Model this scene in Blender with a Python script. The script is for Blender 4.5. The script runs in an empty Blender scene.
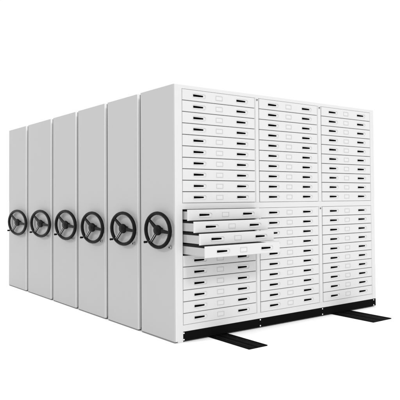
import bpy, bmesh, math
from mathutils import Vector, Matrix

scene = bpy.context.scene
COL = scene.collection
H = 2.19                                   # height of every cabinet
W = 2.729                                  # width of the drawer face
XA, XB, XC, XD, XE, XF = 0.082, 0.926, 0.978, 1.796, 1.854, 2.667   # drawer column edges
ZT, ZUB, ZLT, ZLB, ZP = 2.1586, 1.1765, 1.1242, 0.1439, 0.0896      # drawer block edges, plinth top
YS = [0.0, 0.5365, 1.1742, 1.8538, 2.5407, 3.3571, 4.0913]          # where each cabinet ends
GAPS = [0, 0.055, 0.058, 0.062, 0.066, 0.074]
ROWS = 10

# ------------------------------------------------------------------ materials
def mat(name, col, rough=0.5, metal=0.0, bump=0.0, bscale=300, var=0.0, spec=0.5):
    m = bpy.data.materials.new(name); m.use_nodes = True
    nt = m.node_tree; b = nt.nodes['Principled BSDF']
    b.inputs['Base Color'].default_value = (*col, 1)
    b.inputs['Roughness'].default_value = rough
    b.inputs['Metallic'].default_value = metal
    b.inputs['Specular IOR Level'].default_value = spec
    tc = nt.nodes.new('ShaderNodeTexCoord')
    if bump:
        n = nt.nodes.new('ShaderNodeTexNoise'); n.inputs['Scale'].default_value = bscale
        n.inputs['Detail'].default_value = 3
        nt.links.new(tc.outputs['Object'], n.inputs['Vector'])
        bp = nt.nodes.new('ShaderNodeBump'); bp.inputs['Strength'].default_value = bump
        bp.inputs['Distance'].default_value = 0.001
        nt.links.new(n.outputs['Fac'], bp.inputs['Height'])
        nt.links.new(bp.outputs['Normal'], b.inputs['Normal'])
    if var:
        n2 = nt.nodes.new('ShaderNodeTexNoise'); n2.inputs['Scale'].default_value = 2.5
        n2.inputs['Detail'].default_value = 4
        nt.links.new(tc.outputs['Object'], n2.inputs['Vector'])
        r = nt.nodes.new('ShaderNodeValToRGB')
        r.color_ramp.elements[0].position = 0.3; r.color_ramp.elements[1].position = 0.7
        r.color_ramp.elements[0].color = (*[c * (1 - var) for c in col], 1)
        r.color_ramp.elements[1].color = (*[min(1, c * (1 + var)) for c in col], 1)
        nt.links.new(n2.outputs['Fac'], r.inputs['Fac'])
        nt.links.new(r.outputs['Color'], b.inputs['Base Color'])
    return m

M = dict(
    floor=mat('white_studio_floor', (0.97, 0.97, 0.97), 0.9, spec=0.0),
    white=mat('white_powder_coat', (0.555, 0.555, 0.555), 0.5, bump=0.15, bscale=900, var=0.006, spec=0.2),
    edge=mat('lightened_panel_edge', (0.70, 0.70, 0.70), 0.5, bump=0.1, spec=0.3),  # white coat made lighter to offset the shade between cabinets
    front=mat('drawer_powder_coat', (0.555, 0.555, 0.557), 0.5, bump=0.25, bscale=700, var=0.006, spec=0.2),
    grey=mat('grey_panel_face', (0.383, 0.383, 0.384), 0.55, bump=0.2, bscale=800, var=0.006, spec=0.15),  # end panel face, a darker grey than the panel edges
    inner=mat('shade_dark_inner', (0.06, 0.06, 0.06), 0.6, bump=0.1),  # near-black colour puts deep shade into the drawer cavity
    tray=mat('tray_steel', (0.37, 0.37, 0.37), 0.5, bump=0.1),
    black=mat('black_base_paint', (0.004, 0.004, 0.004), 0.8, bump=0.2, spec=0.02),
    railm=mat('black_rail_steel', (0.003, 0.003, 0.003), 0.7, bump=0.2, spec=0.03),
    ridge=mat('worn_rail_ridge', (0.014, 0.014, 0.014), 0.6, bump=0.2, spec=0.05),
    shade_strip=mat('dark_shade_strip', (0.18, 0.18, 0.18), 0.8, bump=0.2, spec=0.1),  # dark tone standing in for shade under panels and in the gaps
    wheel=mat('black_moulded_plastic', (0.004, 0.004, 0.004), 0.38, bump=0.1, spec=0.06),
    chrome=mat('satin_chrome', (0.50, 0.50, 0.51), 0.38, 1.0, bump=0.05),
    dull=mat('dull_metal', (0.30, 0.30, 0.31), 0.4, 0.6, bump=0.1),
    rim=mat('pale_handle_plastic', (0.55, 0.55, 0.55), 0.35, bump=0.05),
    slot=mat('black_slot_shade_keyhole', (0.004, 0.004, 0.004), 0.8, bump=0.1, spec=0.0),  # black painted in as handle recess shade; also the lock centres
    bolt=mat('zinc_bolt', (0.85, 0.85, 0.85), 0.4, 0.0, bump=0.1),
    holder=mat('grey_holder_frame', (0.48, 0.48, 0.48), 0.5, bump=0.1, spec=0.2),
    card=mat('label_card', (0.56, 0.56, 0.56), 0.6, bump=0.05),
)

# ------------------------------------------------------------------ helpers
def link(name, me, parent=None, loc=(0, 0, 0)):
    o = bpy.data.objects.new(name, me); COL.objects.link(o)
    o.parent = parent; o.location = loc
    return o

def tag(o, **k):
    for a, b in k.items(): o[a] = b

def box(bm, x0, x1, y0, y1, z0, z1, bev=0.0, mi=0):
    r = bmesh.ops.create_cube(bm, size=1)
    vs = r['verts']
    for v in vs:
        v.co = Vector(((x0 + x1) / 2 + v.co.x * (x1 - x0), (y0 + y1) / 2 + v.co.y * (y1 - y0),
                       (z0 + z1) / 2 + v.co.z * (z1 - z0)))
    fs = {f for v in vs for f in v.link_faces}
    for f in fs: f.material_index = mi
    if bev:
        es = list({e for v in vs for e in v.link_edges})
        bmesh.ops.bevel(bm, geom=es, offset=bev, segments=2, affect='EDGES', profile=0.5, material=-1)

def mesh(bm, name, mats, smooth=False):
    bmesh.ops.recalc_face_normals(bm, faces=bm.faces)
    me = bpy.data.meshes.new(name); bm.to_mesh(me); bm.free()
    for m in (mats if isinstance(mats, (list, tuple)) else [mats]): me.materials.append(M[m])
    if smooth:
        for p in me.polygons: p.use_smooth = True
        try: me.set_sharp_from_angle(angle=math.radians(40))
        except Exception: pass
    return me

def boxes(name, lst, mats, bev=0.0):
    bm = bmesh.new()
    for b in lst: box(bm, *b[:6], bev=bev, mi=b[6] if len(b) > 6 else 0)
    return mesh(bm, name, mats)

def lathe(bm, prof, seg=40, axis='x', c=(0, 0, 0), mi=0):
    """prof: list of (r, h); h runs along -X"""
    rings = []
    for r, h in prof:
        rings.append([bm.verts.new((c[0] - h, c[1] + r * math.cos(2 * math.pi * k / seg),
                                    c[2] + r * math.sin(2 * math.pi * k / seg))) for k in range(seg)])
    for a, b in zip(rings, rings[1:]):
        for k in range(seg):
            f = bm.faces.new((a[k], a[(k + 1) % seg], b[(k + 1) % seg], b[k])); f.material_index = mi
    for ring in (rings[0], rings[-1]):
        f = bm.faces.new(ring); f.material_index = mi

def pill(w, h, n=10):
    r = h / 2; pts = []
    for k in range(n + 1):
        a = -math.pi / 2 + math.pi * k / n
        pts.append((w / 2 - r + r * math.cos(a), r * math.sin(a)))
    for k in range(n + 1):
        a = math.pi / 2 + math.pi * k / n
        pts.append((-w / 2 + r + r * math.cos(a), r * math.sin(a)))
    return pts

def loop(bm, pts, y):
    vs = [bm.verts.new((x, y, z)) for x, z in pts]
    es = [bm.edges.new((vs[i], vs[(i + 1) % len(vs)])) for i in range(len(vs))]
    return vs, es

def bridge(bm, a, b, mi=0):
    n = len(a)
    for i in range(n):
        f = bm.faces.new((a[i], a[(i + 1) % n], b[(i + 1) % n], b[i])); f.material_index = mi

# ------------------------------------------------------------------ drawer pieces (shared mesh data)
GAP = 0.0052
PITCH = (ZT - ZUB) / ROWS
PW, PH = 0.152, 0.041                      # pill shaped recessed handle
def handle_xs(w): return (0.186, w - 0.162)

def front_mesh(w, h):
    """drawer front with real pill openings; origin at lower left of its cell, face at y=0 looking -Y"""
    bm = bmesh.new()
    x0, x1, z0, z1 = GAP / 2 + .0015, w - GAP / 2 - .0015, GAP / 2, h - GAP / 2
    b = 0.0028
    inner = [(x0 + b, z0 + b), (x1 - b, z0 + b), (x1 - b, z1 - b), (x0 + b, z1 - b)]
    outer = [(x0, z0), (x1, z0), (x1, z1), (x0, z1)]
    vi, ei = loop(bm, inner, 0.0)
    es = list(ei)
    holes = []
    for hx in handle_xs(w):
        v, e = loop(bm, [(hx + px, h / 2 + pz) for px, pz in pill(PW - .004, PH - .004)], 0.0)
        es += e; holes.append(v)
    bmesh.ops.triangle_fill(bm, use_beauty=True, use_dissolve=False, edges=es)
    vo = [bm.verts.new((x, b, z)) for x, z in outer]
    vb = [bm.verts.new((x, 0.018, z)) for x, z in outer]
    bridge(bm, vi, vo); bridge(bm, vo, vb); bm.faces.new(vb)
    for v in holes:
        vv = [bm.verts.new((q.co.x, 0.017, q.co.z)) for q in v]
        bridge(bm, v, vv)
    return mesh(bm, 'drawer_front', 'front')

def handle_mesh():
    """raised pale rim, shallow dish and a tapering black slot that paints in the recess shade"""
    bm = bmesh.new()
    p0, p1, p2, p3 = pill(PW, PH), pill(PW - .003, PH - .003), pill(PW - .007, PH - .007), pill(PW - .012, PH - .012)
    a, _ = loop(bm, p0, 0.0002); b, _ = loop(bm, p1, -0.0030); c, _ = loop(bm, p2, -0.0030)
    bridge(bm, a, b); bridge(bm, b, c)
    d, ed = loop(bm, p3, 0.0025); bridge(bm, c, d)
    w = [(-.061, -.0092), (.000, -.0082), (.042, -.0064), (.046, -.0035), (.046, .0045), (.042, .0072), (.000, .0088), (-.061, .0100), (-.064, .0080), (-.064, -.0072)]
    e, ee = loop(bm, w, 0.0025)
    bmesh.ops.triangle_fill(bm, use_beauty=True, use_dissolve=False, edges=ed + ee)
    g, _ = loop(bm, [(x, z) for x, z in w], 0.0155)
    bridge(bm, e, g, 1)
    f = bm.faces.new(g); f.material_index = 1
    return mesh(bm, 'handle', ['rim', 'slot'])

def holder_mesh():
    bm = bmesh.new()
    w, h, t = 0.078, 0.042, 0.0045
    box(bm, -w/2, w/2, -.0026, -.0001, h/2 - t, h/2)
    box(bm, -w/2, w/2, -.0026, -.0001, -h/2, -h/2 + t)
    box(bm, -w/2, -w/2 + t, -.0025, -.0001, -h/2 + t, h/2 - t)
    box(bm, w/2 - t, w/2, -.0025, -.0001, -h/2 + t, h/2 - t)
    box(bm, -w/2 + t + .001, w/2 - t - .001, -.0008, -.0001, -h/2 + t + .001, h/2 - t - .001, mi=1)
    return mesh(bm, 'label_holder', ['holder', 'card'])

def tray_mesh(w):
    d, hh = 0.47, 0.068
    x0, x1, zb = 0.012, w - 0.012, 0.012
    return boxes('tray', [(x0, x1, .0185, d, zb, zb + .002),
                          (x0, x0 + .002, .0185, d, zb + .002, zb + hh), (x1 - .002, x1, .0185, d, zb + .002, zb + hh),
                          (x0 + .002, x1 - .002, d - .002, d, zb + .002, zb + hh)], 'tray')

HANDLE, HOLDER = handle_mesh(), holder_mesh()

# ------------------------------------------------------------------ handwheel pieces
WZ = 0.93
RZ = 0.150
RXW = -0.042
def rim_mesh(s):
    bm = bmesh.new(); N, n, r = 96, 14, 0.0158
    rings = []
    for k in range(N):
        a = 2 * math.pi * k / N; ring = []
        for j in range(n):
            t = 2 * math.pi * j / n
            grip = 1 + 0.015 * math.cos(a * 24)
            rr = RZ + r * grip * math.cos(t)
            ring.append(bm.verts.new((r * 0.95 * grip * math.sin(t), -rr * math.cos(a) * s, rr * math.sin(a))))
        rings.append(ring)
    for k in range(N):
        for j in range(n):
            bm.faces.new((rings[k][j], rings[k][(j + 1) % n], rings[(k + 1) % N][(j + 1) % n], rings[(k + 1) % N][j]))
    return mesh(bm, 'handwheel', 'wheel', True)

def hub_mesh(s):
    bm = bmesh.new()
    lathe(bm, [(.041, -.014), (.046, -.006), (.046, .006), (.041, .013), (.028, .018), (.025, .0175), (.022, .020), (.006, .021)], 40)
    lathe(bm, [(.017, -.0415), (.017, -.0145)], 24)
    lathe(bm, [(.022, -.0415), (.020, -.036)], 32)
    for v in bm.verts: v.co.y *= 1 + (s - 1) * 0.75
    return mesh(bm, 'hub', 'wheel', True)

def bar(bm, p, q, w0, w1, t, mi=0, off=0.0):
    """flat tapered bar in the wheel plane from p to q (u,v), u to the right in the picture = -Y"""
    p, q = Vector(p), Vector(q); d = (q - p).normalized(); n = Vector((-d.y, d.x))
    cs = [p + n * w0, q + n * w1, q - n * w1, p - n * w0]
    vf = [bm.verts.new((-t / 2 + off, -c.x, c.y)) for c in cs]
    vb = [bm.verts.new((t / 2 + off, -c.x, c.y)) for c in cs]
    f = [bm.faces.new(vf), bm.faces.new(vb[::-1])]
    for i in range(4): f.append(bm.faces.new((vf[i], vf[(i + 1) % 4], vb[(i + 1) % 4], vb[i])))
    for x in f: x.material_index = mi
    return f

def spoke_mesh(ang, s, double=False):
    bm = bmesh.new(); a = math.radians(ang); d = Vector((math.cos(a), math.sin(a))); n = Vector((-d.y, d.x))
    r0, r1 = .042, RZ - .012
    if not double:
        bar(bm, d * r0, d * r1, .0180, .0120, .012)
        bmesh.ops.bevel(bm, geom=bm.edges[:], offset=.003, segments=2, affect='EDGES')
    else:
        bar(bm, d * r0, d * r1, .0155, .0130, .008, 0)
        for sg in (-1, 1):
            bar(bm, d * r0 + n * sg * .0082, d * r1 + n * sg * .0082, .0027, .0027, .012, 1, -.001)
    for v in bm.verts: v.co.y *= s
    return mesh(bm, 'spoke', ['wheel', 'chrome'])

def knob_mesh():
    bm = bmesh.new()
    lathe(bm, [(.006, -.004), (.006, .012)], 20, mi=1)
    lathe(bm, [(.009, .0122), (.010, .016), (.009, .024), (.011, .036), (.010, .042), (.006, .045)], 24)
    return mesh(bm, 'crank_knob', ['wheel', 'chrome'], True)

def lock_mesh():
    bm = bmesh.new()
    lathe(bm, [(.016, .0002), (.016, .004), (.0125, .005), (.0125, .016), (.011, .018), (.0075, .0185)], 28)
    lathe(bm, [(.0072, .0187), (.0072, .0192)], 20, mi=1)
    return mesh(bm, 'lock_knob', ['dull', 'slot'], True)
KNOB, LOCK = knob_mesh(), lock_mesh()

# per cabinet: centre of the wheel along the panel (y), its height, its breadth, lock position
WHEELS = [(0.197, 0.944, 0.209, 0.16, 0.055, 0.802), (0.798, 0.934, 0.238, 0.16, 0.654, 0.799), (1.437, 0.92, 0.256, 0.164, 1.297, 0.784), (2.097, 0.923, 0.286, 0.169, 1.973, 0.777), (2.837, 0.914, 0.322, 0.168, 2.679, 0.767), (3.644, 0.902, 0.355, 0.171, 3.485, 0.766)]

# ------------------------------------------------------------------ cabinets
def frames(root, i):
    y0 = YS[i] + GAPS[i]; y1 = YS[i + 1]; d = y1 - y0
    # end panel: grey outer face, white folded edges, origin of the root at its front lower corner
    bm = bmesh.new()
    t = 0.030 if i == 0 else .78 * GAPS[i] * 2.785 / (3.986 + y0)
    box(bm, 0, t, 0, d, 0.014, H, mi=1)
    rad = 0.014 if i == 0 else .002
    es = [e for e in bm.edges if all(abs(v.co.x) < 1e-6 and (i or abs(v.co.y) < 1e-6) for v in e.verts)]
    bmesh.ops.bevel(bm, geom=es, offset=rad, segments=3, affect='EDGES', profile=0.5, material=-1)
    bm.faces.ensure_lookup_table()
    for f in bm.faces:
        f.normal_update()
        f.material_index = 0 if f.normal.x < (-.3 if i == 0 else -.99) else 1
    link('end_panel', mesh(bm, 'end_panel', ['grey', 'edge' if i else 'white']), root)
    link('panel_shade_strip', boxes('panel_shade_strip', [(.004, .026, .012, d - .004, .0, .0138)], 'shade_strip'), root)  # dark strip standing in for the shadow line below the panel
    if i:
        link('carcass', boxes('carcass', [(t + .0002, W, .014, d - .004, ZP, H - .002), ], 'white', .003), root)
        link('base', boxes('base', [(t + .0002, W - .004, .03, d - .02, .012, ZP - .0002)], 'black'), root)
        link('seal_shade_strip', boxes('seal_shade_strip', [(t + .0004, t + .028, .002, .0138, .03, H - .004)], 'shade_strip', .002), root)  # dark seal strip added to paint in the shade of the gap
    # handwheel
    wy, wz, ry, rz, ly, lz = WHEELS[i]
    s = (ry / rz) * 0.985; k = rz / 0.157 * 0.96
    w = link('handwheel', rim_mesh(s), root, (RXW, wy - y0, wz)); w.scale = (1, k, k)
    link('hub', hub_mesh(s), w)
    link('spoke', spoke_mesh(140, s), w)
    link('spoke', spoke_mesh(-6, s), w)
    link('spoke', spoke_mesh(231, s, True), w)
    a = math.radians(226)
    link('crank_knob', KNOB, w, (-.012, -RZ * 1.02 * math.cos(a) * s, RZ * 1.02 * math.sin(a)))
    link('lock_knob', LOCK, root, (0, ly - y0, lz))

LABELS = [
    'open-drawer cabinet nearest the viewer, white with three columns of plan drawers and a black base',
    'grey-ended cabinet directly behind the one with the drawers, second panel from the right',
    'grey-ended cabinet with two cabinets between it and the right-hand drawer face, third panel from the right',
    'grey-ended cabinet third from the far left end of the row, fourth panel from the right',
    'grey-ended cabinet next to the last one at the far left, second panel from the left',
    'last grey-ended cabinet at the far left end of the row, shortest and smallest looking panel']
LABELS[2] = 'grey-ended cabinet third from the drawer face, counted along the row of handwheels'
roots = []
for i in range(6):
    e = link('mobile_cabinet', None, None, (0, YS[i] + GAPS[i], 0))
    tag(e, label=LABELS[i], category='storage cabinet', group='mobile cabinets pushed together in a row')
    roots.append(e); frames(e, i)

# ---- the near cabinet: hollow carcass, face frame, drawers
R0 = roots[0]; D0 = YS[1]; YB = D0 - .004
link('carcass', boxes('carcass', [
    (.0302, .040, .0202, YB, ZP, H - .002), (W - .012, W, .0202, YB, ZP, H - .002),
    (.040, W - .012, .0202, YB, H - .014, H - .002), (.040, W - .012, .0202, YB, ZP, ZP + .012),
    (.040, W - .012, YB - .012, YB, ZP + .012, H - .014)], 'white'), R0)
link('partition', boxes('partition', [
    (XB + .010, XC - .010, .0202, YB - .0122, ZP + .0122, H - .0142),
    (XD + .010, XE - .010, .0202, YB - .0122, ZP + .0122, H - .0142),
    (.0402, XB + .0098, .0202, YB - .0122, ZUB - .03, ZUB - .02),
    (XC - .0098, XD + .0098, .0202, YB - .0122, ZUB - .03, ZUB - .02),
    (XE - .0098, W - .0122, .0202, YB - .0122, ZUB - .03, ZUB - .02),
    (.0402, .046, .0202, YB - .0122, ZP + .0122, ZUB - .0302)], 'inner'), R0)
fb = 0.0005
link('stile', boxes('stile', [(.0300, XA, 0, .020, .001, H)], 'white'), R0)
link('stile', boxes('stile', [(XF, W, 0, .020, ZP + .001, H)], 'white', fb), R0)
def rails():
    out = []
    for z0, z1 in ((ZT, H), (ZUB - .052, ZUB), (ZP + .0004, ZLB)):
        out.append((XA + .0003, XF - .0003, .0006, .0204, z0, z1))
    return out
for b in rails(): link('cross_rail', boxes('cross_rail', [b], 'white', fb), R0)
for a, b in ((XB, XC), (XD, XE)):
    for z0, z1 in ((ZUB + .0003, ZT - .0003), (ZLB + .0003, ZLT - .0003)):
        link('post', boxes('post', [(a + .007, b - .007, -.002, .020, z0, z1), (a, b, .0030, .0199, z0, z1)], 'white', .0012), R0)

bm = bmesh.new(); lathe(bm, [(.010, 0), (.010, .003), (.008, .004)], 20); lathe(bm, [(.0045, .0041), (.0045, .0046)], 12, mi=1)
for v in bm.verts:                                   # turn the lathe axis from -X to -Y
    x, y, z = v.co; v.co = (y, x, z)
KEY = mesh(bm, 'key_lock', ['dull', 'slot'], True)
for x, z in (((XB + XC) / 2, ZT - .018), ((XD + XE) / 2, ZT - .018), ((XB + XC) / 2, ZLT - .018), ((XD + XE) / 2, ZLT - .018)):
    link('key_lock', KEY, R0, (x, -.0021, z))

PULL = [0.078, 0.165, 0.240, 0.312]
for c, (a, b) in enumerate(((XA, XB), (XC, XD), (XE, XF))):
    w = b - a
    fm = front_mesh(w, PITCH); tm = tray_mesh(w)
    for top in (ZT, ZLT):
        p = PITCH if top == ZT else (ZLT - ZLB) / ROWS
        for r in range(ROWS):
            z = top - (r + 1) * p
            pull = PULL[r] if (c == 0 and top == ZLT and r < 4) else 0
            jy = 0.0006 * math.sin(r * 12.9 + c * 4.1 + top * 7)
            o = link('drawer', fm, R0, (a, -.0022 + jy - pull, z))
            if pull:
                o['label'] = ['drawer pulled out least, topmost of the four open drawers', 'second open drawer from the top, pulled out a little further',
                              'third open drawer from the top, pulled out further still', 'lowest open drawer, pulled out furthest'][r]
            for hx in handle_xs(w): link('handle', HANDLE, o, (hx, 0, PITCH / 2))
            link('label_holder', HOLDER, o, (w * .487, 0, PITCH / 2))
            if pull: link('tray', tm, o, (0, 0, 0))

# ---- black base plates with bolts
BOLTM = None
bm = bmesh.new(); lathe(bm, [(.0065, 0), (.0065, .003), (.005, .0045)], 12)
for v in bm.verts:
    x, y, z = v.co; v.co = (y, x, z)
BOLTM = mesh(bm, 'bolt', 'bolt', True)
joints = [.0712, .957, 1.826, W + .002]
for j in range(3):
    x0, x1 = joints[j], joints[j + 1] - .0015
    pl = link('base_plate', boxes('base_plate', [(x0, x1, .002, .010, .011, ZP - .0005), (x0, x1, .0102, .045, .011, .016),
                                                 (x0, x1, .0102, .045, ZP - .007, ZP - .001)], 'black', .0012), R0)
    bx = [x0 + .016] if j else [.090]
    if j == 2: bx.append(2.690)
    for x in bx:
        for z in (.022, .077): link('bolt', BOLTM, pl, (x, .0021, z))
link('base', boxes('base', [(.0302, W - .004, .050, D0 - .02, .012, ZP - .0004)], 'black'), R0)
link('end_flange', boxes('end_flange', [(.0302, .0708, .0208, .048, .012, ZP - .0004)], 'black'), R0)

# ------------------------------------------------------------------ floor rails
def rail(x0, x1, y0, y1, label, skew=0.0):
    w = x1 - x0
    bm = bmesh.new()
    box(bm, 0, w, 0, y1 - y0, .0006, .0055, mi=0)
    # raised lips and ridges
    for f0, f1, h, mi in ((0.0, .07, .0085, 0), (.93, 1.0, .0085, 0), (.30, .33, .0075, 1), (.62, .65, .0075, 1), (.44, .50, .0085, 0)):
        box(bm, w * f0 + .0003, w * f1 - .0003, .0004, y1 - y0 - .0004, .0056, h, mi=mi)
    for k in range(4):
        yy = .07 + k * .13
        for fx in (.20, .80):
            box(bm, w * fx - .006, w * fx + .006, yy - .006, yy + .006, .0056, .0078, bev=.0015, mi=1)
    o = link('floor_rail', mesh(bm, 'floor_rail', ['railm', 'ridge']), None, (x0, y0, 0))
    tag(o, label=label, category='floor rail', group='floor rails under the mobile cabinets')
rail(.368, .572, -.508, 4.13, 'flat black steel floor rail sticking out in front, under the open drawers')
rail(2.000, 2.292, -.495, 4.13, 'flat black steel floor rail sticking out near the right-hand end of the drawer face')

# ------------------------------------------------------------------ floor
bm = bmesh.new()
vs = [bm.verts.new(v) for v in ((-300, -300, 0), (300, -300, 0), (300, 300, 0), (-300, 300, 0))]
bm.faces.new(vs)
fl = link('floor', mesh(bm, 'floor', 'floor')); fl['kind'] = 'structure'

# ------------------------------------------------------------------ light: bright white studio
wd = bpy.data.worlds.new('World'); scene.world = wd; wd.use_nodes = True
bg = wd.node_tree.nodes['Background']
bg.inputs['Color'].default_value = (1, 1, 1, 1); bg.inputs['Strength'].default_value = 1.02

def sun(name, d, s, ang):
    l = bpy.data.lights.new(name, 'SUN'); l.energy = s; l.angle = math.radians(ang)
    o = bpy.data.objects.new(name, l); COL.objects.link(o)
    o.rotation_euler = Vector(d).to_track_quat('-Z', 'Y').to_euler(); o.location = (-3, -3, 6)
sun('key_lamp', (0.80, -0.22, -0.50), 0.8, 4)
sun('front_fill_lamp', (0.05, 0.78, -0.64), 1.15, 12)  # added fill from the front and above, lifts drawer fronts and floor
sun('side_fill_lamp', (0.62, 0.70, -0.30), 0.42, 30)

# ------------------------------------------------------------------ camera (solved from the photograph)
CX, CY, CZ, YAW, PITCHC, ROLL, F, SX, SY = -2.7855, -3.9857, 1.2256, -0.6249, 0.0257, -0.0061, 576.951, -17.0408, -17.3621
cam = bpy.data.cameras.new('camera'); co = bpy.data.objects.new('camera', cam); COL.objects.link(co)
Rz = Matrix.Rotation(YAW, 3, 'Z')
right = Rz @ Vector((1, 0, 0)); fwd = Rz @ Vector((0, 1, 0)); up = Vector((0, 0, 1))
f2 = math.cos(PITCHC) * fwd + math.sin(PITCHC) * up
u2 = -math.sin(PITCHC) * fwd + math.cos(PITCHC) * up
r3 = math.cos(ROLL) * right + math.sin(ROLL) * u2
u3 = -math.sin(ROLL) * right + math.cos(ROLL) * u2
mw = Matrix((r3, u3, -f2)).transposed().to_4x4(); mw.translation = Vector((CX, CY, CZ))
co.matrix_world = mw
cam.sensor_width = 36; cam.sensor_fit = 'HORIZONTAL'; cam.lens = F / 400 * 36
cam.shift_x = -SX / 400; cam.shift_y = SY / 400
cam.clip_start = 0.05; cam.clip_end = 1000
scene.camera = co
scene.view_settings.view_transform = 'Standard'; scene.view_settings.look = 'None'
scene.view_settings.exposure = 0; scene.view_settings.gamma = 1
